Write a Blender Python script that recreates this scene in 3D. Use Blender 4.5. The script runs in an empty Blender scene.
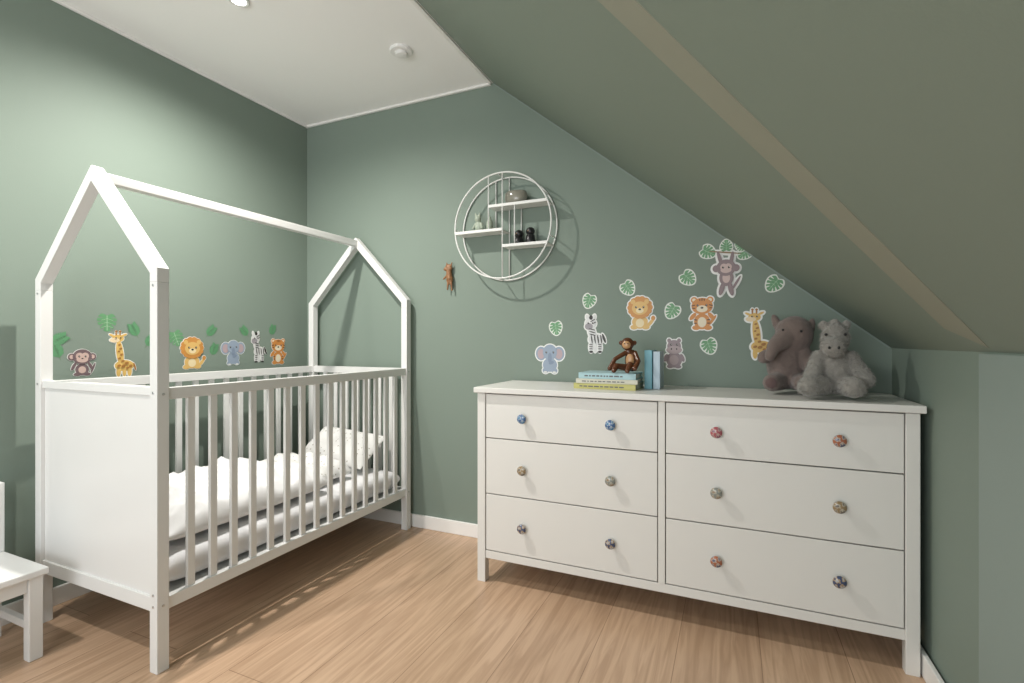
import bpy, bmesh, math, random
from mathutils import Vector, Matrix, Euler, noise
random.seed(4)
S = 1.05   # metres per unit used below
scene = bpy.context.scene
scene.view_settings.view_transform = 'Standard'
COL = scene.collection

# ------------------------------------------------------------------ materials
def nodes_of(name):
    m = bpy.data.materials.new(name); m.use_nodes = True
    nt = m.node_tree
    return m, nt, nt.nodes["Principled BSDF"]

def paint(name, col, rough=.5, var=.04, scale=6, bump=0.0, bscale=200, spec=.5, metal=0, sheen=0):
    m, nt, b = nodes_of(name)
    tc = nt.nodes.new("ShaderNodeTexCoord")
    n = nt.nodes.new("ShaderNodeTexNoise"); n.inputs["Scale"].default_value = scale
    nt.links.new(tc.outputs["Object"], n.inputs["Vector"])
    mx = nt.nodes.new("ShaderNodeMix"); mx.data_type = 'RGBA'
    a = [max(0, c*(1-var)) for c in col]; c2 = [min(1, c*(1+var)) for c in col]
    mx.inputs[6].default_value = (*a, 1); mx.inputs[7].default_value = (*c2, 1)
    nt.links.new(n.outputs["Fac"], mx.inputs[0])
    nt.links.new(mx.outputs[2], b.inputs["Base Color"])
    b.inputs["Roughness"].default_value = rough
    b.inputs["Metallic"].default_value = metal
    b.inputs["Specular IOR Level"].default_value = spec
    if sheen: b.inputs["Sheen Weight"].default_value = sheen
    if bump:
        n2 = nt.nodes.new("ShaderNodeTexNoise"); n2.inputs["Scale"].default_value = bscale
        n2.inputs["Detail"].default_value = 3
        nt.links.new(tc.outputs["Object"], n2.inputs["Vector"])
        bp = nt.nodes.new("ShaderNodeBump"); bp.inputs["Strength"].default_value = bump
        bp.inputs["Distance"].default_value = .002
        nt.links.new(n2.outputs["Fac"], bp.inputs["Height"])
        nt.links.new(bp.outputs["Normal"], b.inputs["Normal"])
    return m

M_wall = paint("green_wall_paint", (.200,.250,.212), .6, .02, 2, .12, 260, .3)
M_slope = paint("green_slope_paint", (.212,.256,.212), .55, .02, 2, .1, 260, .3)
M_streak = paint("painted_light_streak", (.285,.292,.232), .6, .02, 2, .1, 260, .3)  # paler tone paints a streak of light on the slope
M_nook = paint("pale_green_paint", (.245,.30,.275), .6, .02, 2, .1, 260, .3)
M_ceil = paint("white_ceiling_paint", (.90,.89,.88), .8, .01, 2, .08, 200, .2)
M_trim = paint("white_trim_paint", (.84,.83,.81), .4, .02)
M_white = paint("white_lacquer", (.72,.72,.71), .35, .015)
M_dress = paint("cream_lacquer", (.72,.71,.68), .38, .015)
M_gap_shade = paint("painted_gap_shade", (.06,.055,.05), .8)
M_chrome = paint("steel_metal", (.55,.55,.55), .3, .02, metal=1)
M_wire = paint("white_wire_metal", (.76,.76,.74), .4, .02)
M_sheet = paint("white_cotton", (.80,.80,.82), .9, .02, 8, .35, 350, .1, sheen=.2)
M_duvet = paint("white_duvet_cotton", (.80,.80,.81), .9, .02, 8, .3, 250, .1, sheen=.2)
M_wood = paint("teak_wood", (.11,.040,.018), .22, .3, 30)
M_woodlight = paint("light_wood", (.50,.28,.13), .3, .1, 30)
M_black = paint("black_paint", (.012,.012,.013), .35)
M_glassy = paint("smoky_ceramic", (.24,.23,.19), .15, .3, 14)
M_plush1 = paint("taupe_plush", (.190,.148,.132), .95, .18, 40, 1.0, 420, .05, sheen=.3)
M_plush1b = paint("mauve_plush", (.15,.10,.095), .95, .18, 40, 1.0, 420, .05, sheen=.3)
M_plush2 = paint("grey_shaggy_plush", (.29,.275,.25), .95, .2, 60, 1.0, 300, .05, sheen=.4)
M_plastic = paint("white_plastic", (.8,.79,.78), .4)

def dots_mat(name, base, dot, scale, r):
    m, nt, b = nodes_of(name)
    tc = nt.nodes.new("ShaderNodeTexCoord")
    v = nt.nodes.new("ShaderNodeTexVoronoi"); v.inputs["Scale"].default_value = scale
    nt.links.new(tc.outputs["Object"], v.inputs["Vector"])
    lt = nt.nodes.new("ShaderNodeMath"); lt.operation = 'LESS_THAN'; lt.inputs[1].default_value = r
    nt.links.new(v.outputs["Distance"], lt.inputs[0])
    mx = nt.nodes.new("ShaderNodeMix"); mx.data_type = 'RGBA'
    mx.inputs[6].default_value = (*base, 1); mx.inputs[7].default_value = (*dot, 1)
    nt.links.new(lt.outputs[0], mx.inputs[0]); nt.links.new(mx.outputs[2], b.inputs["Base Color"])
    b.inputs["Roughness"].default_value = .9
    return m
M_dots = dots_mat("dotted_cotton", (.76,.76,.75), (.38,.36,.32), 42, .18)

def knob_mat(name, c1, c2, c3):
    m, nt, b = nodes_of(name)
    tc = nt.nodes.new("ShaderNodeTexCoord")
    v = nt.nodes.new("ShaderNodeTexNoise"); v.inputs["Scale"].default_value = 75; v.inputs["Detail"].default_value = 1
    nt.links.new(tc.outputs["Object"], v.inputs["Vector"])
    r = nt.nodes.new("ShaderNodeValToRGB"); r.color_ramp.interpolation = 'CONSTANT'
    r.color_ramp.elements[0].color = (*c1, 1); r.color_ramp.elements[1].position = .48
    r.color_ramp.elements[1].color = (*c2, 1)
    e = r.color_ramp.elements.new(.57); e.color = (*c3, 1)
    nt.links.new(v.outputs["Fac"], r.inputs[0]); nt.links.new(r.outputs[0], b.inputs["Base Color"])
    b.inputs["Roughness"].default_value = .15
    return m
K_blue = knob_mat("blue_ceramic", (.06,.13,.28), (.35,.42,.5), (.08,.22,.38))
K_pink = knob_mat("pink_ceramic", (.38,.10,.12), (.5,.36,.33), (.25,.10,.15))
K_tan = knob_mat("tan_ceramic", (.28,.20,.11), (.45,.40,.32), (.15,.13,.11))
K_red = knob_mat("rust_ceramic", (.36,.13,.07), (.45,.37,.32), (.12,.12,.18))
K_navy = knob_mat("navy_ceramic", (.06,.08,.15), (.35,.26,.18), (.42,.42,.42))
K_grey = knob_mat("grey_ceramic", (.24,.25,.23), (.42,.40,.33), (.30,.22,.15))

M_print, nt, b = nodes_of("printed_vinyl")
at = nt.nodes.new("ShaderNodeAttribute"); at.attribute_name = "Col"
nt.links.new(at.outputs["Color"], b.inputs["Base Color"]); b.inputs["Roughness"].default_value = .45

# oak floor
M_floor, nt, b = nodes_of("oak_planks")
tc = nt.nodes.new("ShaderNodeTexCoord")
mp = nt.nodes.new("ShaderNodeMapping"); mp.inputs["Rotation"].default_value = (0, 0, math.radians(90))
nt.links.new(tc.outputs["Object"], mp.inputs["Vector"])
br = nt.nodes.new("ShaderNodeTexBrick")
br.offset = .37
for k, v in (("Scale", 1), ("Mortar Size", .0013), ("Mortar Smooth", .3), ("Bias", 0), ("Brick Width", 1.9), ("Row Height", .26)):
    br.inputs[k].default_value = v
br.inputs["Color1"].default_value = (.47,.32,.215,1)
br.inputs["Color2"].default_value = (.56,.39,.268,1)
br.inputs["Mortar"].default_value = (.25,.155,.095,1)
nt.links.new(mp.outputs[0], br.inputs["Vector"])
mp2 = nt.nodes.new("ShaderNodeMapping"); mp2.inputs["Scale"].default_value = (20, 1.2, 1)
nt.links.new(tc.outputs["Object"], mp2.inputs["Vector"])
gn = nt.nodes.new("ShaderNodeTexNoise"); gn.inputs["Scale"].default_value = 1.6; gn.inputs["Detail"].default_value = 9
gn.inputs["Distortion"].default_value = 1.6
nt.links.new(mp2.outputs[0], gn.inputs["Vector"])
gr = nt.nodes.new("ShaderNodeValToRGB")
gr.color_ramp.elements[0].position = .36; gr.color_ramp.elements[0].color = (.80,.76,.72,1)
gr.color_ramp.elements[1].position = .62; gr.color_ramp.elements[1].color = (1.05,1.04,1.03,1)
nt.links.new(gn.outputs["Fac"], gr.inputs[0])
mx = nt.nodes.new("ShaderNodeMix"); mx.data_type = 'RGBA'; mx.blend_type = 'MULTIPLY'; mx.inputs[0].default_value = 1
nt.links.new(br.outputs["Color"], mx.inputs[6]); nt.links.new(gr.outputs[0], mx.inputs[7])
nt.links.new(mx.outputs[2], b.inputs["Base Color"])
b.inputs["Roughness"].default_value = .30; b.inputs["Specular IOR Level"].default_value = .45
bp = nt.nodes.new("ShaderNodeBump"); bp.inputs["Strength"].default_value = .10; bp.inputs["Distance"].default_value = .002
nt.links.new(gn.outputs["Fac"], bp.inputs["Height"]); nt.links.new(bp.outputs[0], b.inputs["Normal"])

M_lamp, nt, b = nodes_of("lamp_lens")
b.inputs["Emission Color"].default_value = (1,.97,.92,1); b.inputs["Emission Strength"].default_value = 14

# ------------------------------------------------------------------ builders
WORLD = {}
def reg(ob, parent=None, label=None, cat=None, kind=None, group=None):
    if parent is not None:
        ob.parent = parent
        ob.matrix_parent_inverse = WORLD[parent.name].inverted()
    WORLD[ob.name] = ob.matrix_basis.copy()
    if label: ob["label"] = label
    if cat: ob["category"] = cat
    if kind: ob["kind"] = kind
    if group: ob["group"] = group
    return ob

def mesh_obj(name, verts, faces, mats, smooth=False, bevel=0, fm=None, scale=True, **kw):
    k = S if scale else 1
    vs = [Vector(v)*k for v in verts]
    lo = Vector([min(v[i] for v in vs) for i in range(3)]); hi = Vector([max(v[i] for v in vs) for i in range(3)])
    c = (lo+hi)/2; c.z = lo.z
    me = bpy.data.meshes.new(name)
    me.from_pydata([v-c for v in vs], [], faces); me.update()
    bm = bmesh.new(); bm.from_mesh(me)
    if fm is None: bmesh.ops.recalc_face_normals(bm, faces=bm.faces)
    bm.to_mesh(me); bm.free()
    if not isinstance(mats, (list, tuple)): mats = [mats]
    for m in mats: me.materials.append(m)
    if fm:
        for p, i in zip(me.polygons, fm): p.material_index = i
    if smooth:
        for p in me.polygons: p.use_smooth = True
    ob = bpy.data.objects.new(name, me); COL.objects.link(ob); ob.location = c
    if bevel:
        md = ob.modifiers.new("bevel", 'BEVEL'); md.width = bevel; md.segments = 2; md.limit_method = 'ANGLE'
    return reg(ob, **kw)

def bx(x0, x1, y0, y1, z0, z1):
    v = [(x0,y0,z0),(x1,y0,z0),(x1,y1,z0),(x0,y1,z0),(x0,y0,z1),(x1,y0,z1),(x1,y1,z1),(x0,y1,z1)]
    f = [(0,3,2,1),(4,5,6,7),(0,1,5,4),(1,2,6,5),(2,3,7,6),(3,0,4,7)]
    return v, f
def prism_xz(poly, y0, y1):
    n = len(poly)
    v = [(x,y0,z) for x,z in poly] + [(x,y1,z) for x,z in poly]
    f = [tuple(range(n)), tuple(range(2*n-1, n-1, -1))] + [(i,(i+1)%n,(i+1)%n+n,i+n) for i in range(n)]
    return v, f
def tube(pts, r, seg=8, closed=False):
    n = len(pts); P = [Vector(p) for p in pts]; v = []; f = []
    for i in range(n):
        if closed: t = (P[(i+1)%n]-P[i-1]).normalized()
        else: t = (P[min(i+1,n-1)]-P[max(i-1,0)]).normalized()
        a = Vector((0,1,0)) if abs(t.y) < .9 else Vector((1,0,0))
        u = t.cross(a).normalized(); w = t.cross(u)
        for j in range(seg):
            q = 2*math.pi*j/seg
            v.append(tuple(P[i] + r*(math.cos(q)*u + math.sin(q)*w)))
    m = n if closed else n-1
    for i in range(m):
        for j in range(seg):
            a0 = i*seg+j; a1 = i*seg+(j+1)%seg; b0 = ((i+1)%n)*seg+j; b1 = ((i+1)%n)*seg+(j+1)%seg
            f.append((a0,a1,b1,b0))
    if not closed:
        f.append(tuple(range(seg))[::-1]); f.append(tuple(range((n-1)*seg, n*seg)))
    return v, f
def lathe(prof, c, axis='z', seg=24):
    v = []; f = []
    for r, h in prof:
        for j in range(seg):
            q = 2*math.pi*j/seg; a, b_ = r*math.cos(q), r*math.sin(q)
            p = (a,b_,h) if axis == 'z' else ((a,-h,b_) if axis == 'y' else (h,a,b_))
            v.append((p[0]+c[0], p[1]+c[1], p[2]+c[2]))
    for i in range(len(prof)-1):
        for j in range(seg):
            f.append((i*seg+j, i*seg+(j+1)%seg, (i+1)*seg+(j+1)%seg, (i+1)*seg+j))
    f.append(tuple(range(seg))); f.append(tuple(range((len(prof)-1)*seg, len(prof)*seg)))
    return v, f
def merge(*parts):
    V = []; F = []
    for v, f in parts:
        o = len(V); V += v; F += [tuple(i+o for i in q) for q in f]
    return V, F
def ell(c, r, rot=(0,0,0), nu=16, nv=10):
    R = Euler([math.radians(a) for a in rot]).to_matrix(); v = []; f = []
    for i in range(nv+1):
        th = math.pi*i/nv
        for j in range(nu):
            ph = 2*math.pi*j/nu
            p = R @ Vector((r[0]*math.sin(th)*math.cos(ph), r[1]*math.sin(th)*math.sin(ph), r[2]*math.cos(th)))
            v.append((c[0]+p.x, c[1]+p.y, c[2]+p.z))
    for i in range(nv):
        for j in range(nu):
            f.append((i*nu+j, (i+1)*nu+j, (i+1)*nu+(j+1)%nu, i*nu+(j+1)%nu))
    return v, f
def limb(p0, p1, r0, r1, n=6):
    P0 = Vector(p0); P1 = Vector(p1)
    return merge(*[ell(tuple(P0.lerp(P1, i/n)), (r0+(r1-r0)*i/n,)*3, nu=12, nv=8) for i in range(n+1)])
def blob(name, parts, mat, voxel=.004, smooth=8, disp=0, dscale=.02, **kw):
    v, f = merge(*parts)
    ob = mesh_obj(name, v, f, mat, **kw)
    bm = bmesh.new(); bm.from_mesh(ob.data)
    bmesh.ops.remove_doubles(bm, verts=bm.verts, dist=1e-6)
    bmesh.ops.recalc_face_normals(bm, faces=bm.faces); bm.to_mesh(ob.data); bm.free()
    md = ob.modifiers.new("remesh", 'REMESH'); md.mode = 'VOXEL'; md.voxel_size = voxel; md.use_smooth_shade = True
    sm = ob.modifiers.new("smooth", 'SMOOTH'); sm.factor = .6; sm.iterations = smooth
    if disp:
        tx = bpy.data.textures.new(name+"_tex", 'CLOUDS'); tx.noise_scale = dscale; tx.noise_depth = 3
        d = ob.modifiers.new("fuzz", 'DISPLACE'); d.texture = tx; d.strength = disp; d.mid_level = .5
    return ob
def dot_part(name, c, r, mat, parent):
    v,f = ell(c, r if isinstance(r, tuple) else (r,)*3); return mesh_obj(name, v, f, mat, smooth=True, parent=parent)
def empty(name, loc, label, cat, **kw):
    e = bpy.data.objects.new(name, None); e.empty_display_size = .1
    COL.objects.link(e); e.location = Vector(loc)*S
    return reg(e, label=label, cat=cat, **kw)

# ------------------------------------------------------------------ room
XL, XR, YB, YF, ZC = -2.355, .54, 2.25, -1.6, 2.302
ZK = .975; XS = -1.10
v,f = bx(XL-.08, XR+.08, YF, YB+.08, -.08, 0); mesh_obj("floor", v, f, M_floor, kind="structure")
v,f = bx(XL-.08, XL, YF, YB+.08, 0, ZC+.08); mesh_obj("wall_left", v, f, M_wall, kind="structure")
v,f = prism_xz([(XL,0),(XR,0),(XR,ZK),(XS,ZC),(XL,ZC)], YB, YB+.08); mesh_obj("wall_back", v, f, M_wall, kind="structure")
v,f = bx(XR, XR+.08, YF, YB+.08, 0, ZK); mesh_obj("wall_right", v, f, M_wall, kind="structure")
v,f = bx(XL, XS, YF, YB+.08, ZC, ZC+.08); mesh_obj("ceiling", v, f, M_ceil, kind="structure")
nx, nz = .629*.08, .777*.08
v,f = prism_xz([(XR,ZK),(XS,ZC),(XS+nx,ZC+nz),(XR+nx+.03,ZK+nz-.02)], YF, YB+.08); mesh_obj("wall_slope", v, f, M_slope, kind="structure")
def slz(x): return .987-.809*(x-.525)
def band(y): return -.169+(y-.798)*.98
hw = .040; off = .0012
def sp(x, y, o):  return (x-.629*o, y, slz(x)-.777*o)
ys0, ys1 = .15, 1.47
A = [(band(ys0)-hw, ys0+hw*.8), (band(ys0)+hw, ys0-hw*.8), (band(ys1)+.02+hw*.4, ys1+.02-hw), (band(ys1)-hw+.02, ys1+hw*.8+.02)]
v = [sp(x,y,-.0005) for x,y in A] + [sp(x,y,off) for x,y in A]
mesh_obj("light_streak_strip", v, [(0,1,2,3),(4,5,6,7),(0,1,5,4),(1,2,6,5),(2,3,7,6),(3,0,4,7)], M_streak, kind="structure")  # thin strip whose colour stands in for a diagonal light streak
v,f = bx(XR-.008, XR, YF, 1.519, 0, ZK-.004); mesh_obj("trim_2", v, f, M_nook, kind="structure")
v,f = bx(XL, XL+.016, YF, YB, ZC-.012, ZC); mesh_obj("trim_3", v, f, M_trim, kind="structure", bevel=.003)
v,f = bx(XL+.016, XS-.012, YB-.016, YB, ZC-.012, ZC); mesh_obj("trim_4", v, f, M_trim, kind="structure", bevel=.003)
v,f = bx(XS-.02, XS-.002, YF, YB-.016, ZC-.010, ZC); mesh_obj("trim_5", v, f, M_trim, kind="structure", bevel=.003)
v,f = prism_xz([(XR-.005,ZK+.003),(XS,ZC-.001),(XS-.003,ZC-.004),(XR-.009,ZK)], YB-.003, YB); mesh_obj("trim_6", v, f, M_nook, kind="structure")
BH = .068
v,f = bx(XL, XL+.014, YF, YB, 0, BH); mesh_obj("baseboard_left", v, f, M_trim, kind="structure", bevel=.003)
v,f = bx(XL+.014, XR-.022, YB-.014, YB, 0, BH); mesh_obj("baseboard_back", v, f, M_trim, kind="structure", bevel=.003)
v,f = bx(XR-.022, XR-.008, YF, YB, 0, BH); mesh_obj("baseboard_right", v, f, M_trim, kind="structure", bevel=.003)

# downlights + smoke detector
L1 = (-1.72,1.31); L2 = (-1.98,.15)
for (a,b_) in (L1, L2):
    dl = empty("ceiling_downlight", (a,b_,ZC), "round white recessed ceiling spotlight, switched on", "ceiling light", group="ceiling spotlights")
    v,f = lathe([(.026,0),(.038,0),(.038,-.005),(.032,-.007),(.026,-.003)], (a,b_,ZC)); mesh_obj("rim", v, f, M_plastic, smooth=True, parent=dl)
    v,f = lathe([(.025,-.001),(.025,-.004)], (a,b_,ZC)); mesh_obj("lens", v, f, M_lamp, parent=dl)
sd = empty("smoke_detector", (-1.352,1.829,ZC), "small round white plastic smoke detector on the ceiling", "smoke detector")
v,f = lathe([(.050,0),(.050,-.008),(.046,-.012),(.030,-.014)], (-1.352,1.829,ZC), seg=32); mesh_obj("base", v, f, M_plastic, parent=sd)
v,f = lathe([(.028,-.014),(.028,-.020),(.022,-.025),(.008,-.026)], (-1.352,1.829,ZC), seg=32); mesh_obj("sensor_cap", v, f, M_plastic, parent=sd)

# ------------------------------------------------------------------ crib
cx0, cx1, cy0, cy1, P = -2.27, -1.575, .93, 2.215, .036
cr = empty("house_frame_crib", ((cx0+cx1)/2, (cy0+cy1)/2, 0), "white painted wooden house-frame crib with slatted sides", "crib")
for x in (cx0, cx1-P):
    for y in (cy0, cy1-P):
        v,f = bx(x, x+P, y, y+P, 0, 1.18); mesh_obj("post", v, f, M_white, bevel=.002, parent=cr)
xm = (cx0+cx1)/2
def mir(p): return [(2*xm-x, z) for x,z in p]
raf = [(cx1,1.18),(cx1,1.222),(xm,1.58),(xm,1.5283),(cx1-P,1.2074),(cx1-P,1.18)]
for y in (cy0, cy1-P):
    for pl in (raf, mir(raf)):
        v,f = prism_xz(pl, y, y+P); mesh_obj("rafter", v, f, M_white, bevel=.0015, parent=cr)
v,f = bx(xm-.017, xm+.017, cy0+P, cy1-P, 1.530, 1.562); mesh_obj("ridge_beam", v, f, M_white, bevel=.002, parent=cr)
for xc in (cx1-P/2, cx0+P/2):
    parts = [bx(xc-.014, xc+.014, cy0+P, cy1-P, .822, .858), bx(xc-.012, xc+.012, cy0+P, cy1-P, .18, .218)]
    n = 15; pitch = (cy1-cy0-2*P)/(n+1)
    for i in range(n):
        y = cy0+P+pitch*(i+1); parts.append(bx(xc-.0065, xc+.0065, y-.0120, y+.0120, .21, .83))
    v,f = merge(*parts); mesh_obj("slatted_side", v, f, M_white, bevel=.0015, parent=cr)
yc = cy0+P/2
v,f = merge(bx(cx0+P, cx1-P, yc-.013, yc+.013, .835, .862), bx(cx0+P, cx1-P, yc-.013, yc+.013, .18, .225), bx(cx0+P, cx1-P, yc-.006, yc+.006, .22, .84))
mesh_obj("solid_end_panel", v, f, M_white, bevel=.002, parent=cr)
yc = cy1-P/2
parts = [bx(cx0+P, cx1-P, yc-.013, yc+.013, .822, .858), bx(cx0+P, cx1-P, yc-.013, yc+.013, .18, .218)]
for i in range(7):
    x = cx0+P+(cx1-cx0-2*P)/8*(i+1); parts.append(bx(x-.0120, x+.0120, yc-.0065, yc+.0065, .21, .83))
v,f = merge(*parts); mesh_obj("slatted_end", v, f, M_white, bevel=.0015, parent=cr)
v,f = merge(bx(cx0+P, cx1-P, cy0+P, cy1-P, .20, .214)); mesh_obj("bed_base", v, f, M_white, parent=cr)
for (x,z) in ((cx1-P/2,.845),(cx1-P/2,.20),(cx0+P/2,.85),(cx0+P/2,.20),(cx1-P/2,1.17),(cx0+P/2,1.17),(cx1-P/2,.235)):
    v,f = lathe([(.004,-.001),(.004,.0015),(.003,.002)], (x, cy0, z), 'y', 12); mesh_obj("screw", v, f, M_chrome, parent=cr)
for (y,z) in ((cy0+P/2,.84),(cy0+P/2,.20),(cy1-P/2,.84),(cy1-P/2,.20)):
    v,f = lathe([(.004,-.001),(.004,.0015),(.003,.002)], (cx1, y, z), 'x', 12); mesh_obj("screw", v, f, M_chrome, parent=cr)

# soft goods
def cushion(name, c, hx, hy, t, mat, wr=.01, ws=6, p=6, e=.4, seed=0, rot=(0,0,0), n=72, bot=.5, drop=None, **kw):
    v = []; f = []; R = Euler([math.radians(a) for a in rot]).to_matrix()
    for s in (1, -1):
        for i in range(n+1):
            for j in range(n+1):
                u = math.sin(math.pi/2*(-1+2*i/n)); w = math.sin(math.pi/2*(-1+2*j/n))
                fr = max(0,(1-abs(u)**p)*(1-abs(w)**p))**e
                q = Vector((u*hx*ws, w*hy*ws, seed))
                nz_ = noise.noise(q) + .5*noise.noise(q*2.3)
                rid = (1-abs(noise.noise(q*1.4+Vector((5,5,5)))*2))
                z = s*(t if s > 0 else t*bot)*fr
                if s > 0: z += fr*wr*(nz_ + .7*rid)
                x = u*hx*(1+.02*noise.noise(Vector((w*3,seed,1)))); y = w*hy*(1+.02*noise.noise(Vector((u*3,seed,4))))
                if drop: z += drop(u, w)
                pt = R @ Vector((x,y,z)); v.append((c[0]+pt.x, c[1]+pt.y, c[2]+pt.z))
    m = (n+1)
    for s in (0,1):
        o = s*m*m
        for i in range(n):
            for j in range(n):
                q = (o+i*m+j, o+(i+1)*m+j, o+(i+1)*m+j+1, o+i*m+j+1); f.append(q if s == 0 else q[::-1])
    ob = mesh_obj(name, v, f, mat, smooth=True, **kw)
    bm = bmesh.new(); bm.from_mesh(ob.data); bmesh.ops.remove_doubles(bm, verts=bm.verts, dist=1e-5)
    bmesh.ops.recalc_face_normals(bm, faces=bm.faces); bm.to_mesh(ob.data); bm.free()
    for pl in ob.data.polygons: pl.use_smooth = True
    return ob
cushion("mattress", (xm, (cy0+cy1)/2, .272), .307, .603, .052, M_sheet, wr=.004, ws=9, p=14, e=.35, seed=2, bot=1.0,
        label="white cot mattress in a wrinkled fitted sheet", cat="mattress")
cushion("duvet", (xm-.005, 1.345, .370), .285, .350, .066, M_duvet, wr=.032, ws=9, p=6, e=.42, seed=7, bot=.5,
        label="puffy white duvet lying on the crib mattress", cat="duvet")
cushion("blanket", (xm-.03, 1.815, .362), .24, .105, .055, M_dots, wr=.024, ws=10, p=5, e=.5, seed=11, bot=.5,
        label="folded white blanket with small dots beside the pillow", cat="blanket")
cushion("pillow", (xm+.01, 2.065, .438), .220, .115, .038, M_dots, wr=.010, ws=8, p=3.2, e=.6, seed=15, bot=.9, rot=(35,3,-2),
        label="small white dotted pillow propped at the crib end", cat="pillow")

# ------------------------------------------------------------------ dresser
dx0, dx1, dy0, dy1 = -.975, .512, 1.843, 2.225
dr = empty("dresser", ((dx0+dx1)/2, (dy0+dy1)/2, 0), "wide cream six-drawer dresser with colourful patterned knobs", "dresser")
LP = .036; mid = (dx0+dx1)/2
for x in (dx0, dx1-LP):
    for y in (dy0, dy1-LP):
        v,f = bx(x, x+LP, y, y+LP, 0, .785); mesh_obj("leg", v, f, M_dress, bevel=.002, parent=dr)
parts = [bx(dx0+.004, dx0+.02, dy0+LP, dy1-LP, .10, .785), bx(dx1-.02, dx1-.004, dy0+LP, dy1-LP, .10, .785),
         bx(dx0+LP, dx1-LP, dy1-.02, dy1-.008, .10, .785),
         bx(dx0+LP, dx1-LP, dy0+.004, dy1-.02, .10, .132),
         bx(mid-.012, mid+.012, dy0+.002, dy1-.02, .132, .785)]
v,f = merge(*parts); mesh_obj("body", v, f, M_dress, bevel=.0015, parent=dr)
v,f = bx(dx0+LP, dx1-LP, dy0+.022, dy0+.03, .132, .785); mesh_obj("gap_shade_panel", v, f, M_gap_shade, parent=dr)  # dark panel that paints the shade seen in the drawer gaps
v,f = bx(dx0-.012, dx1+.012, dy0-.014, dy1+.008, .787, .81); mesh_obj("top_board", v, f, M_dress, bevel=.003, parent=dr)
cols = [(dx0+LP+.003, mid-.015), (mid+.015, dx1-LP-.003)]
rows = [(.602,.782),(.371,.598),(.136,.367)]
kmats = [[(K_blue,K_blue),(K_pink,K_red)],[(K_tan,K_grey),(K_grey,K_tan)],[(K_navy,K_navy),(K_red,K_navy)]]
klab = {"blue_ceramic":"blue and white ceramic knob","pink_ceramic":"pink patterned ceramic knob","tan_ceramic":"tan patterned ceramic knob","rust_ceramic":"rust red patterned ceramic knob","navy_ceramic":"navy patterned ceramic knob","grey_ceramic":"grey patterned ceramic knob"}
for r,(z0,z1) in enumerate(rows):
    for c,(x0,x1) in enumerate(cols):
        v,f = merge(bx(x0,x1,dy0+.003,dy0+.018,z0,z1))
        d = mesh_obj("drawer", v, f, M_dress, bevel=.0018, parent=dr)
        xc = (x0+x1)/2; zc = (.69,.483,.25)[r]
        for k,sx in enumerate((-.178,.178)):
            pr = [(.006,-.001),(.006,.010),(.010,.012),(.0185,.014),(.0195,.018),(.0175,.021),(.011,.0235),(.004,.0245)]
            vv,ff = lathe(pr, (xc+sx, dy0+.003, zc), 'y', 24)
            fm = [0 if i < 24*4 else 1 for i in range(len(ff)-2)] + [0,1]
            m = kmats[r][c][k]
            kb = mesh_obj("knob", vv, ff, [M_chrome, m], smooth=True, fm=fm, parent=d)
            bm = bmesh.new(); bm.from_mesh(kb.data); bmesh.ops.recalc_face_normals(bm, faces=bm.faces); bm.to_mesh(kb.data); bm.free()
            kb["label"] = klab[m.name]

# ------------------------------------------------------------------ books
ZT = .81
M_page = paint("book_pages", (.72,.68,.58), .9, .06, 90)
def book(x, y, z, w, d, t, rotz, col, label, upright=False):
    mc = paint("book_cover_paper", col, .45, .05, 20)
    ct = .003
    parts = [bx(-w/2,w/2,-d/2,d/2,0,ct), bx(-w/2,w/2,-d/2,d/2,t-ct,t), bx(-w/2,w/2,-d/2,-d/2+ct,ct,t-ct)]
    pg = [bx(-w/2+.004,w/2-.004,-d/2+ct,d/2-.004,ct,t-ct)]
    M = Matrix.Rotation(math.radians(rotz),4,'Z')
    if upright: M = M @ Matrix.Rotation(math.radians(90),4,'Y')
    def tr(p):
        v,f = p; out = []
        for q in v:
            s = M @ Vector(q); out.append((s.x+x, s.y+y, s.z+z+(w/2 if upright else 0)))
        return out, f
    e = empty("book", (x,y,z), label, "book", group="books on the dresser")
    v,f = tr(merge(*parts)); mesh_obj("cover", v, f, mc, bevel=.0008, parent=e)
    v,f = tr(merge(*pg)); mesh_obj("pages", v, f, M_page, parent=e)
    return e, tr, mc
M_ink = paint("printed_ink", (.12,.12,.12), .6)
for (x,y,z,w,d,t,rz,col,lab) in (
    (-.462,2.03,ZT,.25,.17,.022,-2,(.50,.47,.16),"mustard yellow hardcover book at the bottom of the stack"),
    (-.458,2.03,ZT+.0222,.245,.165,.018,1,(.62,.60,.50),"cream hardcover book in the middle of the stack"),
    (-.455,2.035,ZT+.0404,.23,.16,.024,-1,(.38,.56,.60),"pale teal hardcover book on top of the stack")):
    e, tr, mc = book(x,y,z,w,d,t,rz,col,lab)
    rr = random.Random(int(z*1e4)); parts = []; xx = -w/2+.025
    while xx < w/2-.05:
        l = rr.uniform(.006,.02); parts.append(bx(xx, xx+l, -d/2-.0006, -d/2+.0002, t*.38, t*.60)); xx += l+.005
    v,f = tr(merge(*parts)); mesh_obj("spine_lettering", v, f, M_ink, parent=e)
book(-.322,2.10,ZT,.155,.12,.030,0,(.16,.40,.47),"teal hardcover book standing upright", True)
book(-.288,2.10,ZT,.150,.12,.026,0,(.45,.56,.64),"light blue hardcover book standing upright", True)

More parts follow.
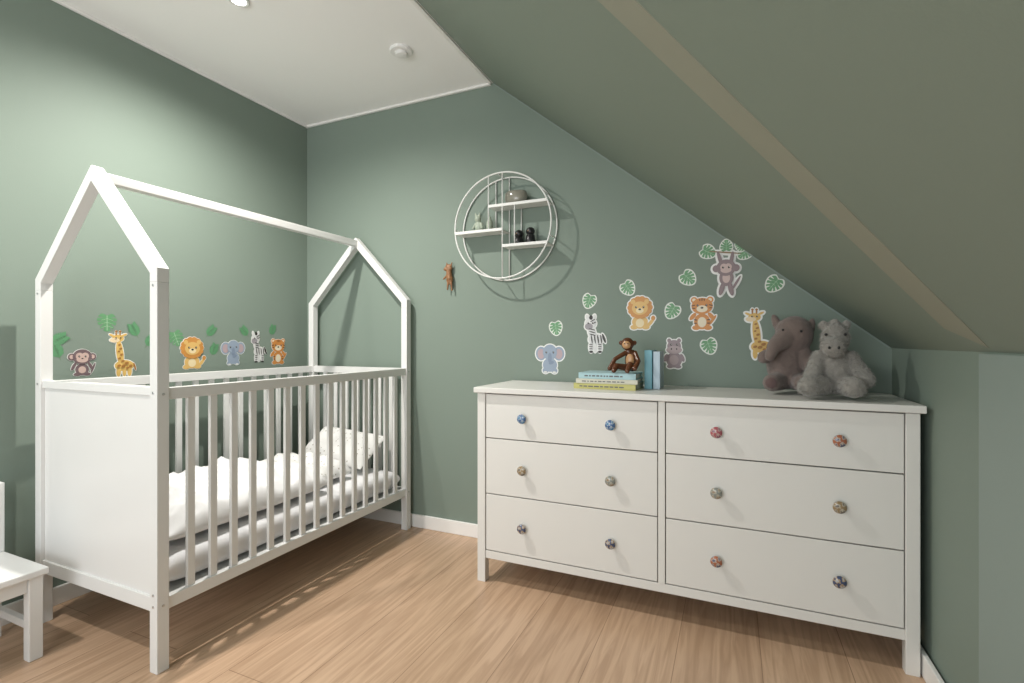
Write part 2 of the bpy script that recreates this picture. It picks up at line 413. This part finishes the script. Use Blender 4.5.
# ------------------------------------------------------------------ wooden monkey on the books
mx_, my_, mz_ = -.385, 2.02, ZT+.0646
def o(p): return (mx_+p[0], my_+p[1], mz_+p[2])
mk = [ell(o((.014,.01,.050)), (.028,.024,.044)), ell(o((0,-.004,.116)), (.026,.024,.026)),
      limb(o((.006,0,.082)), o((0,0,.10)), .013, .013),
      limb(o((-.008,-.006,.080)), o((-.045,-.03,.055)), .010,.009), limb(o((-.045,-.03,.055)), o((-.062,-.048,.018)), .009,.010),
      limb(o((.03,-.006,.080)), o((.048,-.03,.048)), .010,.009), limb(o((.048,-.03,.048)), o((.038,-.055,.02)), .009,.010),
      limb(o((.0,-.01,.02)), o((-.035,-.04,.028)), .015,.012), limb(o((-.035,-.04,.028)), o((-.042,-.065,.011)), .011,.010),
      limb(o((.02,-.01,.02)), o((.018,-.05,.035)), .015,.012), limb(o((.018,-.05,.035)), o((.012,-.072,.011)), .011,.010),
      ell(o((-.028,0,.120)), (.008,.005,.010)), ell(o((.028,0,.120)), (.008,.005,.010))]
mo = blob("wooden_monkey", mk, M_wood, voxel=.0022, smooth=3, label="dark teak wooden monkey figure sitting on the book stack", cat="wooden figurine")
dot_part("face", o((-.001,-.023,.112)), (.017,.007,.016), M_woodlight, mo)
dot_part("belly", o((.011,-.012,.050)), (.017,.006,.026), M_woodlight, mo)
dot_part("eye", o((-.007,-.030,.117)), .0024, M_black, mo); dot_part("eye", o((.006,-.030,.117)), .0024, M_black, mo)

# ------------------------------------------------------------------ plush toys
def o1(p): return (.190+p[0], 2.11+p[1], ZT+.007+p[2])
p1 = [ell(o1((-.005,0,.095)), (.068,.062,.090)), ell(o1((.018,-.012,.208)), (.064,.058,.070)),
      limb(o1((-.01,-.04,.20)), o1((-.050,-.075,.165)), .038,.026), limb(o1((-.050,-.075,.165)), o1((-.066,-.095,.130)), .024,.018),
      ell(o1((.070,.006,.225)), (.016,.022,.046), (0,14,0)), ell(o1((-.034,.018,.248)), (.016,.022,.042), (0,-22,0)),
      limb(o1((-.045,-.02,.14)), o1((-.082,-.045,.125)), .026,.024), limb(o1((.050,-.02,.14)), o1((.064,-.060,.09)), .026,.024),
      limb(o1((-.03,-.03,.038)), o1((-.060,-.10,.035)), .036,.031), limb(o1((.03,-.03,.038)), o1((.035,-.09,.035)), .034,.030)]
pl1 = blob("plush_toy", p1, M_plush1, voxel=.0045, smooth=5, disp=.003, dscale=.012, label="taupe brown plush elephant sitting on the dresser by the wall", cat="plush toy", group="plush toys on the dresser")
dot_part("eye", o1((-.022,-.066,.225)), .0045, M_black, pl1); dot_part("eye", o1((.035,-.068,.220)), .0045, M_black, pl1)
for q in ((-.064,-.126,.036),(.036,-.116,.036)):
    dot_part("foot_pad", o1(q), (.020,.008,.020), M_plush1b, pl1)

def o2(p): return (.315+p[0], 1.985+p[1], ZT+.007+p[2])
p2 = [ell(o2((0,0,.088)), (.060,.052,.084)), ell(o2((.002,-.012,.195)), (.042,.042,.048)),
      ell(o2((-.012,-.058,.165)), (.036,.045,.034), (15,0,0)),
      ell(o2((.034,.0,.238)), (.015,.009,.018), (0,25,0)), ell(o2((-.030,.0,.238)), (.015,.009,.018), (0,-25,0)), ell(o2((.002,.0,.246)), (.016,.014,.014)),
      limb(o2((.045,-.01,.13)), o2((.080,-.04,.060)), .024,.028), limb(o2((-.045,-.01,.13)), o2((-.070,-.055,.070)), .024,.027),
      limb(o2((-.03,-.03,.037)), o2((-.085,-.090,.035)), .034,.034), limb(o2((.03,-.03,.037)), o2((.040,-.090,.035)), .034,.034)]
pl2 = blob("plush_toy", p2, M_plush2, voxel=.0045, smooth=5, disp=.006, dscale=.010, label="shaggy grey plush animal sitting near the dresser front", cat="plush toy", group="plush toys on the dresser")
dot_part("eye", o2((-.030,-.052,.206)), .0045, M_black, pl2); dot_part("eye", o2((.024,-.052,.206)), .0045, M_black, pl2)
dot_part("nostril", o2((-.028,-.100,.163)), (.004,.003,.005), M_black, pl2); dot_part("nostril", o2((-.002,-.101,.163)), (.004,.003,.005), M_black, pl2)

def fur(ob, count, length, width, mat, seed):
    dg = bpy.context.evaluated_depsgraph_get(); ev = ob.evaluated_get(dg); me = ev.to_mesh()
    rnd = random.Random(seed); polys = list(me.polygons); V = []; F = []
    for i in range(count):
        p = rnd.choice(polys); c = p.center; n = p.normal; w = ob.location
        if (w+c).z < (ZT+.02)*S and n.z < 0: continue
        d = (n*.8 + Vector((rnd.uniform(-.7,.7), rnd.uniform(-.7,.7), rnd.uniform(-1.0,.3)))).normalized()
        s = d.cross(Vector((rnd.uniform(-1,1), rnd.uniform(-1,1), rnd.uniform(-1,1)))).normalized()*width
        L = length*rnd.uniform(.6,1.2); k = len(V)
        base = w + c - n*.001
        q = [base-s, base+s, base+d*L*.6+s*.6+Vector((0,0,-L*.08)), base+d*L+Vector((0,0,-L*.25))]
        V += [(a.x, a.y, max(a.z, (ZT+.001)*S)) for a in q]
        F += [(k,k+1,k+2),(k,k+2,k+3)]
    ev.to_mesh_clear()
    mesh_obj("fur", V, F, mat, scale=False, fm=[0]*len(F), parent=ob)
bpy.context.view_layer.update()
fur(pl2, 10000, .009, .0009, M_plush2, 3)
fur(pl1, 8000, .004, .0007, M_plush1, 5)

# ------------------------------------------------------------------ round wall shelf
rx, rz, RR = -1.014, 1.558, .254
yf_, yb_ = 2.160, 2.244
sh = empty("round_wall_shelf", (rx, yb_, rz-RR), "round white metal wire wall shelf with three small shelves", "wall shelf")
def ring(y, R=RR): return [(rx+R*math.cos(2*math.pi*i/72), y, rz+R*math.sin(2*math.pi*i/72)) for i in range(72)]
for y in (yf_, yb_):
    v,f = tube(ring(y), .0040, 8, True); mesh_obj("ring", v, f, M_wire, smooth=True, parent=sh)
def zr(x): return math.sqrt(max(0,RR**2-(x-rx)**2))
def rod(p0, p1, r=.003):
    v,f = tube([p0,p1], r, 8); mesh_obj("support_rod", v, f, M_wire, smooth=True, parent=sh)
for a in (35,95,180,265,345):
    q = math.radians(a); rod((rx+RR*math.cos(q),yf_,rz+RR*math.sin(q)),(rx+RR*math.cos(q),yb_,rz+RR*math.sin(q)))
for y in (yf_, yb_):
    rod((rx-.068,y,rz+zr(rx-.068)),(rx-.068,y,1.54))
    rod((rx+.006,y,rz+zr(rx+.006)),(rx+.006,y,rz-zr(rx+.006)))
    rod((rx+.07,y,1.46),(rx+.07,y,1.656))
for (x0,x1,z) in ((rx-.068, rx+math.sqrt(RR**2-.1**2), 1.656), (rx-math.sqrt(RR**2-.016**2), rx+.006, 1.54), (rx+.006, rx+math.sqrt(RR**2-.096**2), 1.46)):
    v,f = merge(bx(x0,x1,yf_-.002,yb_-.001,z-.006,z), bx(x0,x1,yf_-.004,yf_-.001,z-.008,z+.006)); mesh_obj("shelf_board", v, f, M_wire, bevel=.001, parent=sh)

sy = 2.203
v,f = lathe([(.022,0),(.034,.008),(.038,.030),(.038,.050),(.034,.062),(.030,.064),(.028,.060),(.033,.050),(.030,.02)], (0,0,0), seg=32)
v = [(p[0]*1.5+rx+.060, p[1]*.95+sy, p[2]*1.05+1.6565) for p in v]
mesh_obj("bowl", v, f, M_glassy, smooth=True, label="small round smoky ceramic bowl on the wall shelf", cat="bowl")
M_sage = paint("pale_sage_ceramic", (.35,.40,.32), .4, .3, 60)
def ox(p): return (-1.155+p[0], sy+p[1], 1.5405+p[2])
fig = blob("animal_figurine", [ell(ox((0,0,.030)),(.022,.020,.030)), ell(ox((-.004,-.006,.070)),(.017,.016,.018)),
     limb(ox((-.012,-.01,.085)),ox((-.016,-.01,.098)),.006,.004), limb(ox((.006,-.01,.085)),ox((.008,-.01,.098)),.006,.004),
     limb(ox((-.016,-.008,.045)),ox((-.026,-.018,.022)),.007,.006), limb(ox((.016,-.008,.045)),ox((.026,-.018,.022)),.007,.006)],
     M_sage, voxel=.0025, smooth=3, label="small sage green ceramic animal figurine on the wall shelf", cat="figurine")
v,f = lathe([(.014,0),(.017,.004),(.016,.05),(.010,.06),(.006,.075),(.008,.078)], (-1.100,sy+.005,1.5405)); mesh_obj("small_vase", v, f, M_sage, smooth=True, label="tiny pale green bottle vase on the wall shelf", cat="vase")
for i,(xx,hh) in enumerate(((-.940,.072),(-.880,.080))):
    d = empty("wooden_doll", (xx,sy,1.4605), "small black painted wooden doll with round head", "wooden doll", group="black wooden dolls")
    v,f = lathe([(.020,0),(.024,.004),(.025,.02),(.020,hh-.034),(.009,hh-.026)], (xx,sy,1.4605)); mesh_obj("body", v, f, M_black, smooth=True, parent=d)
    dot_part("head", (xx,sy,1.4605+hh-.015),(.022,.021,.020), M_black, d)
    dot_part("beak", (xx-.004,sy-.020,1.4605+hh-.016),(.003,.005,.002), M_woodlight, d)

def og(p): return (-1.350+p[0], 2.232+p[1], 1.338+p[2])
M_spot = paint("spotted_brown_wood", (.25,.12,.05), .5, .7, 90)
g = blob("wooden_wall_animal", [ell(og((.0,0,.045)),(.022,.012,.020)), ell(og((-.014,-.006,.038)),(.013,.009,.009)),
    limb(og((0,0,.04)),og((.006,0,-.01)),.013,.017), ell(og((.006,0,-.015)),(.019,.012,.028)),
    limb(og((.014,0,.055)),og((.020,0,.072)),.005,.003), limb(og((-.008,0,.057)),og((-.012,0,.072)),.005,.003),
    limb(og((.018,-.004,-.035)),og((.022,-.004,-.072)),.006,.005), limb(og((-.002,-.004,-.038)),og((-.004,-.004,-.066)),.006,.005),
    limb(og((-.008,-.004,.005)),og((-.026,-.006,-.012)),.006,.005)], M_spot, voxel=.0022, smooth=3,
    label="small brown spotted wooden animal hanging on the green wall", cat="wall ornament")

# ------------------------------------------------------------------ stickers
def E(x,y,rx,ry,c,rot=0,b=1): return ('e',x,y,rx,ry,rot,c,b)
def Pg(pts,c,b=0): return ('p',pts,c,b)
def sticker(name, wall, a, z, size, shapes, label, cat, border=.035, rot=0, group=None):
    V=[]; F=[]; Cc=[]
    def addpoly(pts, lay, c):
        o_=len(V)
        for x,y in pts: V.append((x*size, y*size, .0004+lay*.00016))
        F.append(tuple(range(o_,o_+len(pts)))); Cc.append(c)
    def epts(s, g=0):
        _,x,y,rx_,ry_,r,c,b_ = s; r=math.radians(r); out=[]
        for i in range(28):
            q=2*math.pi*i/28; ex=(rx_+g)*math.cos(q); ey=(ry_+g)*math.sin(q)
            out.append((x+ex*math.cos(r)-ey*math.sin(r), y+ex*math.sin(r)+ey*math.cos(r)))
        return out
    lay=0
    if border:
        for s in shapes:
            if s[0]=='e' and s[7]: addpoly(epts(s,border), lay, (.78,.78,.76)); lay+=.12
    lay+=1
    for s in shapes:
        if s[0]=='e': addpoly(epts(s), lay, s[6])
        else: addpoly(s[1], lay, s[2])
        lay+=1
    me=bpy.data.meshes.new(name); me.from_pydata([Vector(q)*S for q in V],[],F); me.update()
    ca=me.color_attributes.new("Col",'FLOAT_COLOR','CORNER')
    for p,c in zip(me.polygons,Cc):
        for li in p.loop_indices: ca.data[li].color=(*c,1)
    me.materials.append(M_print)
    ob=bpy.data.objects.new(name,me); COL.objects.link(ob)
    if wall=='back': ob.location=Vector((a,YB,z))*S; ob.rotation_euler=(math.radians(90),0,0)
    else: ob.location=Vector((XL,a,z))*S; ob.rotation_euler=(math.radians(90),0,math.radians(90))
    if rot: ob.rotation_euler.rotate_axis('Z', math.radians(rot))
    reg(ob,label=label,cat=cat,group=group)
K=(.02,.015,.012); W=(.75,.74,.70)
def eyes(x,y,d,r=.028): return [E(x-d,y,r,r*1.2,K,b=0),E(x+d,y,r,r*1.2,K,b=0),E(x-d+.008,y+.01,r*.35,r*.35,W,b=0),E(x+d+.008,y+.01,r*.35,r*.35,W,b=0)]
def lion():
    y=(.66,.42,.14); m=(.55,.25,.06); l=(.75,.62,.38)
    s=[E(.30,-.30,.05,.16,y,-40),E(.38,-.16,.06,.07,m,0)]
    s+=[E(0,-.27,.23,.20,y),E(-.17,-.42,.11,.07,y),E(.17,-.42,.11,.07,y),E(0,-.30,.12,.13,l,b=0)]
    for i in range(14):
        q=2*math.pi*i/14; s.append(E(.27*math.cos(q),.16+.25*math.sin(q),.10,.09,m))
    s+=[E(0,.16,.27,.25,m,b=0),E(-.20,.33,.07,.07,y,b=0),E(.20,.33,.07,.07,y,b=0),E(0,.14,.23,.20,y,b=0),E(0,.07,.11,.08,l,b=0),E(0,.105,.04,.028,K,b=0)]
    return s+eyes(0,.17,.11)
def tiger():
    o_=(.58,.24,.06); l=(.75,.66,.50)
    s=[E(.28,-.22,.04,.18,o_,-35),E(0,-.25,.22,.23,o_),E(-.16,-.43,.11,.07,o_),E(.16,-.43,.11,.07,o_),E(0,-.27,.12,.15,l,b=0),
       E(-.25,-.10,.06,.13,o_,-40),E(.25,-.10,.06,.13,o_,40),
       E(-.22,.38,.09,.09,o_),E(.22,.38,.09,.09,o_),E(-.22,.38,.05,.05,l,b=0),E(.22,.38,.05,.05,l,b=0),E(0,.20,.29,.24,o_),E(0,.12,.15,.10,l,b=0),E(0,.15,.04,.028,K,b=0)]
    for sx in(-1,1):
        s+=[E(sx*.24,.22,.06,.014,K,sx*-15,0),E(sx*.23,.14,.05,.013,K,sx*5,0),E(sx*.18,-.20,.05,.014,K,sx*10,0),E(sx*.18,-.30,.05,.014,K,0,0)]
    s+=[E(0,.39,.012,.05,K,b=0),E(-.06,.38,.012,.035,K,b=0),E(.06,.38,.012,.035,K,b=0)]
    return s+eyes(0,.22,.12)
def elephant():
    g=(.27,.33,.42); d=(.20,.25,.34); p=(.42,.32,.34)
    s=[E(-.30,.14,.18,.22,g),E(.30,.14,.18,.22,g),E(-.30,.13,.12,.16,p,b=0),E(.30,.13,.12,.16,p,b=0),E(0,-.22,.24,.22,g),
       E(-.15,-.40,.10,.09,g),E(.15,-.40,.10,.09,g),E(-.15,-.45,.06,.025,W,b=0),E(.15,-.45,.06,.025,W,b=0),E(0,.18,.24,.25,g),
       E(0,.0,.065,.17,d,b=0),E(.05,-.15,.09,.05,d,20,0)]
    return s+eyes(0,.18,.12)
def zebra():
    w=(.66,.66,.66)
    s=[E(.05,-.15,.20,.15,w),E(-.08,-.36,.055,.14,w),E(.16,-.36,.055,.14,w),E(.03,-.36,.05,.13,w),E(-.08,-.48,.055,.03,K,b=0),E(.16,-.48,.055,.03,K,b=0),
       E(-.06,.05,.10,.20,w,15),E(-.09,.28,.15,.14,w),E(-.14,.20,.11,.09,(.30,.28,.30)),E(-.18,.44,.04,.08,w,15),E(.0,.44,.04,.08,w,-15),E(-.08,.44,.05,.06,K,b=0),
       E(.27,-.12,.03,.13,K,20)]
    for i in range(4): s.append(E(-.06+.085*i,-.14,.015,.12,K,8,0))
    for i in range(3): s.append(E(-.04-.005*i,-.02+.07*i,.09,.013,K,-15,0))
    for i in range(3): s+= [E(-.08,-.28-.06*i,.05,.011,K,b=0),E(.16,-.28-.06*i,.05,.011,K,b=0)]
    s+=[E(-.03,.36,.08,.012,K,30,0),E(.02,.30,.05,.012,K,20,0)]
    return s+eyes(-.09,.29,.06,.02)
def giraffe():
    y=(.66,.43,.13); br_=(.35,.16,.04); l=(.75,.60,.40)
    s=[E(.02,-.27,.15,.12,y),E(-.07,-.40,.035,.11,y),E(.10,-.40,.035,.11,y),E(.02,-.41,.03,.10,y),E(-.05,.0,.055,.28,y,6),E(-.08,.32,.09,.08,y),
       E(-.13,.28,.075,.05,l),E(-.17,.38,.05,.022,y,-25),E(.01,.39,.05,.022,y,25),E(-.11,.43,.012,.05,br_),E(-.05,.43,.012,.05,br_),
       E(-.11,.47,.02,.02,br_,b=0),E(-.05,.47,.02,.02,br_,b=0),E(.18,-.30,.014,.09,br_,15)]
    for (x,yy,r) in ((-.06,.18,.022),(-.04,.10,.024),(-.07,.04,.02),(-.03,-.03,.026),(-.06,-.11,.024),(-.01,-.17,.026),(.05,-.22,.035),(.11,-.28,.03),(.0,-.28,.035),(.06,-.32,.025),(-.07,-.27,.03)):
        s.append(E(x,yy,r,r*.85,br_,20,0))
    return [(q[0],q[1]*1.25,q[2],q[3]*1.25,q[4],q[5],q[6],q[7]) for q in s+eyes(-.08,.33,.035,.013)]
def hippo():
    g=(.27,.21,.23); l=(.38,.30,.31)
    s=[E(0,-.22,.24,.25,g),E(-.12,-.43,.10,.06,g),E(.12,-.43,.10,.06,g),E(0,-.22,.14,.16,l,b=0),E(-.15,.40,.06,.07,g),E(.15,.40,.06,.07,g),E(0,.22,.21,.20,g),
       E(0,.10,.24,.13,l),E(-.08,.13,.02,.03,K,b=0),E(.08,.13,.02,.03,K,b=0),E(-.25,-.15,.06,.13,g,-20),E(.25,-.15,.06,.13,g,20)]
    return s+eyes(0,.27,.09)
def monkey():
    b_=(.16,.11,.12); l=(.55,.40,.36)
    s=[E(.32,-.22,.035,.20,b_,-20),E(0,-.26,.20,.20,b_),E(-.14,-.42,.11,.06,b_),E(.14,-.42,.11,.06,b_),E(0,-.27,.11,.12,l,b=0),E(-.24,-.14,.05,.15,b_,-25),E(.24,-.14,.05,.15,b_,25),
       E(-.30,.18,.11,.12,b_),E(.30,.18,.11,.12,b_),E(-.30,.18,.065,.07,l,b=0),E(.30,.18,.065,.07,l,b=0),E(0,.18,.28,.26,b_),E(-.08,.20,.11,.12,l,b=0),E(.08,.20,.11,.12,l,b=0),E(0,.09,.17,.11,l,b=0),E(0,.12,.03,.02,K,b=0)]
    return s+eyes(0,.19,.09)
LEAF=(.13,.30,.15)
def monstera(g=LEAF, sc=1, cx=0, cy=0, rot=0, b=1):
    c_,s_=math.cos(math.radians(rot)),math.sin(math.radians(rot))
    def T(x,y): return (cx+sc*(x*c_-y*s_), cy+sc*(x*s_+y*c_))
    def outline(k, notch):
        pts=[]; n=120
        for i in range(n):
            t=2*math.pi*i/n
            x=.46*math.sin(t)*(1-.22*math.cos(t)); y=-.52*math.cos(t)
            if abs(t-math.pi)<.45: y-=.16*(1-abs(t-math.pi)/.45)
            side=t if t<math.pi else 2*math.pi-t
            if notch and .55<side<2.5:
                ph=((side-.55)/1.95*4)%1.0
                if ph<.30:
                    x*=.50; y=y*.72+.06
            pts.append(T(x*k,y*k))
        return pts
    out=[]
    if b: out.append(Pg(outline(1.17,False),(.70,.72,.67)))
    out.append(Pg(outline(1,True),g))
    l=(.36,.52,.36)
    out.append(Pg([T(-.014,-.46),T(.014,-.46),T(.014,.36),T(-.014,.36)],l))
    for k in (-.22,-.02,.18):
        for sx in (-1,1):
            out.append(Pg([T(0,k),T(0,k+.02),T(sx*.28,k-.08),T(sx*.28,k-.095)],l))
    return out
def hang_monkey():
    b_=(.24,.18,.19); l=(.55,.42,.40)
    s=monstera(LEAF,.24,-.27,.36,60)+monstera(LEAF,.22,.30,.30,-50)+monstera(LEAF,.20,.02,.44,180)+monstera(LEAF,.17,.24,.42,-120)
    s+=[E(0,.33,.26,.012,(.25,.16,.08),-8)]
    s+=[E(-.08,.22,.03,.14,b_,15),E(.10,.20,.03,.14,b_,-10),E(.02,-.10,.11,.14,b_),E(-.05,-.28,.04,.12,b_,-15),E(.09,-.29,.04,.12,b_,12),E(.17,-.2,.02,.14,b_,-30),E(.02,-.10,.06,.09,l,b=0),
        E(-.14,.06,.055,.06,b_),E(.17,.06,.055,.06,b_),E(.015,.07,.15,.14,b_),E(-.02,.08,.055,.06,l,b=0),E(.05,.08,.055,.06,l,b=0),E(.015,.03,.085,.05,l,b=0)]
    return s+eyes(.015,.075,.045,.016)
def palm(g=(.11,.28,.14)):
    s=[E(0,0,.012,.48,(.12,.24,.10),0,0)]
    for i in range(7):
        y=-.25+.1*i; L=.20-.015*abs(i-2)
        for sx in(-1,1): s.append(E(sx*L*.75,y+.08,L,.045,g,sx*35,0))
    return s
GB="animal stickers on the gable wall"; GL="animal stickers above the crib"
for fn,a,z,sz,lab in ((elephant,-.798,.921,.150,"blue-grey elephant"),(zebra,-.583,1.035,.172,"standing zebra"),(lion,-.375,1.127,.150,"sitting lion"),
    (tiger,-.117,1.121,.145,"sitting orange tiger"),(hippo,-.230,.950,.135,"grey-mauve hippo"),(giraffe,.103,1.034,.205,"yellow giraffe"),(hang_monkey,-.0275,1.289,.245,"monkey swinging from leaves")):
    sticker("wall_sticker",'back',a,z,sz,fn(),lab+" wall sticker with white outline","wall sticker",group=GB)
for a,z,r in ((-.768,1.064,10),(-.606,1.188,-20),(-.428,1.240,35),(-.238,1.132,-30),(-.173,1.272,45),(.153,1.231,-40),(-.089,.981,20)):
    sticker("leaf_sticker",'back',a,z,.063,monstera(),"small green monstera leaf wall sticker with white outline","wall sticker",border=.05,rot=r,group="leaf stickers on the gable wall")
for fn,a,z,sz,lab in ((monkey,1.110,.919,.115,"brown monkey"),(giraffe,1.255,.951,.195,"yellow giraffe"),(lion,1.548,.945,.155,"orange-maned lion"),
    (elephant,1.762,.946,.140,"blue-grey elephant"),(zebra,1.909,.970,.165,"standing zebra"),(tiger,2.039,.946,.150,"orange tiger")):
    sticker("wall_sticker",'left',a,z,sz,fn(),lab+" wall sticker above the crib","wall sticker",border=.015,group=GL)
for a,z,r,k in ((1.030,1.006,-60,0),(1.03,.96,20,0),(1.196,1.080,0,1),(1.30,1.045,25,0),(1.36,1.0,-35,0),(1.474,1.016,20,1),(1.638,1.047,-40,0),(1.655,.955,-20,0),(1.831,1.05,40,0),(1.999,1.059,-15,0)):
    sticker("leaf_sticker",'left',a,z,.075,palm() if k==0 else monstera((.12,.29,.14),b=0),"green leaf wall sticker above the crib","wall sticker",border=0,rot=r,group="leaf stickers above the crib")

# ------------------------------------------------------------------ child's chair
ch = empty("child_chair", (-2.15,.70,0), "small white painted wooden child's chair beside the crib", "chair")
x0,x1,y0,y1 = -2.30,-2.0,.55,.85
v,f = bx(x0,x1+.012,y0,y1,.262,.284); mesh_obj("seat", v, f, M_white, bevel=.004, parent=ch)
for (a,b_) in ((x1-.035,y1-.045),(x1-.035,y0+.01)):
    v,f = bx(a,a+.035,b_,b_+.035,0,.262); mesh_obj("leg", v, f, M_white, bevel=.002, parent=ch)
for b_ in (y1-.045,y0+.01):
    v,f = bx(x0,x0+.035,b_,b_+.035,0,.262); mesh_obj("leg", v, f, M_white, bevel=.002, parent=ch)
v,f = merge(bx(x0,x0+.03,y1-.035,y1,.284,.52), bx(x0,x0+.03,y0,y0+.035,.284,.52), bx(x0+.004,x0+.024,y0+.03,y1-.03,.44,.51), bx(x0+.004,x0+.024,y0+.03,y1-.03,.34,.38)); mesh_obj("backrest", v, f, M_white, bevel=.003, parent=ch)
v,f = merge(bx(x0+.035,x1-.035,y1-.038,y1-.018,.215,.262), bx(x0+.035,x1-.035,y0+.018,y0+.038,.215,.262), bx(x1-.03,x1-.01,y0+.045,y1-.045,.215,.262), bx(x0+.035,x1-.035,y1-.036,y1-.018,.09,.115)); mesh_obj("apron", v, f, M_white, bevel=.002, parent=ch)

# ------------------------------------------------------------------ lights
def spot(loc, e, rad=.025, size=155, col=(1,.955,.895)):
    l = bpy.data.lights.new("downlight_lamp", 'SPOT'); l.energy = e; l.shadow_soft_size = rad; l.color = col
    l.spot_size = math.radians(size); l.spot_blend = 1
    ob = bpy.data.objects.new("downlight_lamp", l); COL.objects.link(ob); ob.location = Vector(loc)*S
spot((*L1,2.285), 145, size=164)
spot((*L2,2.285), 75)
l = bpy.data.lights.new("fill_light", 'AREA'); l.shape = 'RECTANGLE'; l.size = 1.8; l.size_y = 1.2; l.energy = 44; l.color = (.96,.98,1)  # unseen fill added behind the camera to brighten ceiling and room
ob = bpy.data.objects.new("fill_light", l); COL.objects.link(ob); ob.location = Vector((-1.1,-1.5,1.2))*S
ob.rotation_euler = (math.radians(90+28),0,math.radians(8))
w = bpy.data.worlds.new("room_fill"); scene.world = w; w.use_nodes = True
w.node_tree.nodes["Background"].inputs[0].default_value = (.95,.98,1,1)
w.node_tree.nodes["Background"].inputs[1].default_value = 1.25

# ------------------------------------------------------------------ camera
cam = bpy.data.cameras.new("camera"); co = bpy.data.objects.new("camera", cam); COL.objects.link(co)
cam.sensor_width = 36; cam.lens = 497/1024*36; cam.clip_start = .02
co.location = (0,0,S); co.rotation_euler = (math.radians(90),0,math.radians(23.9))
scene.camera = co
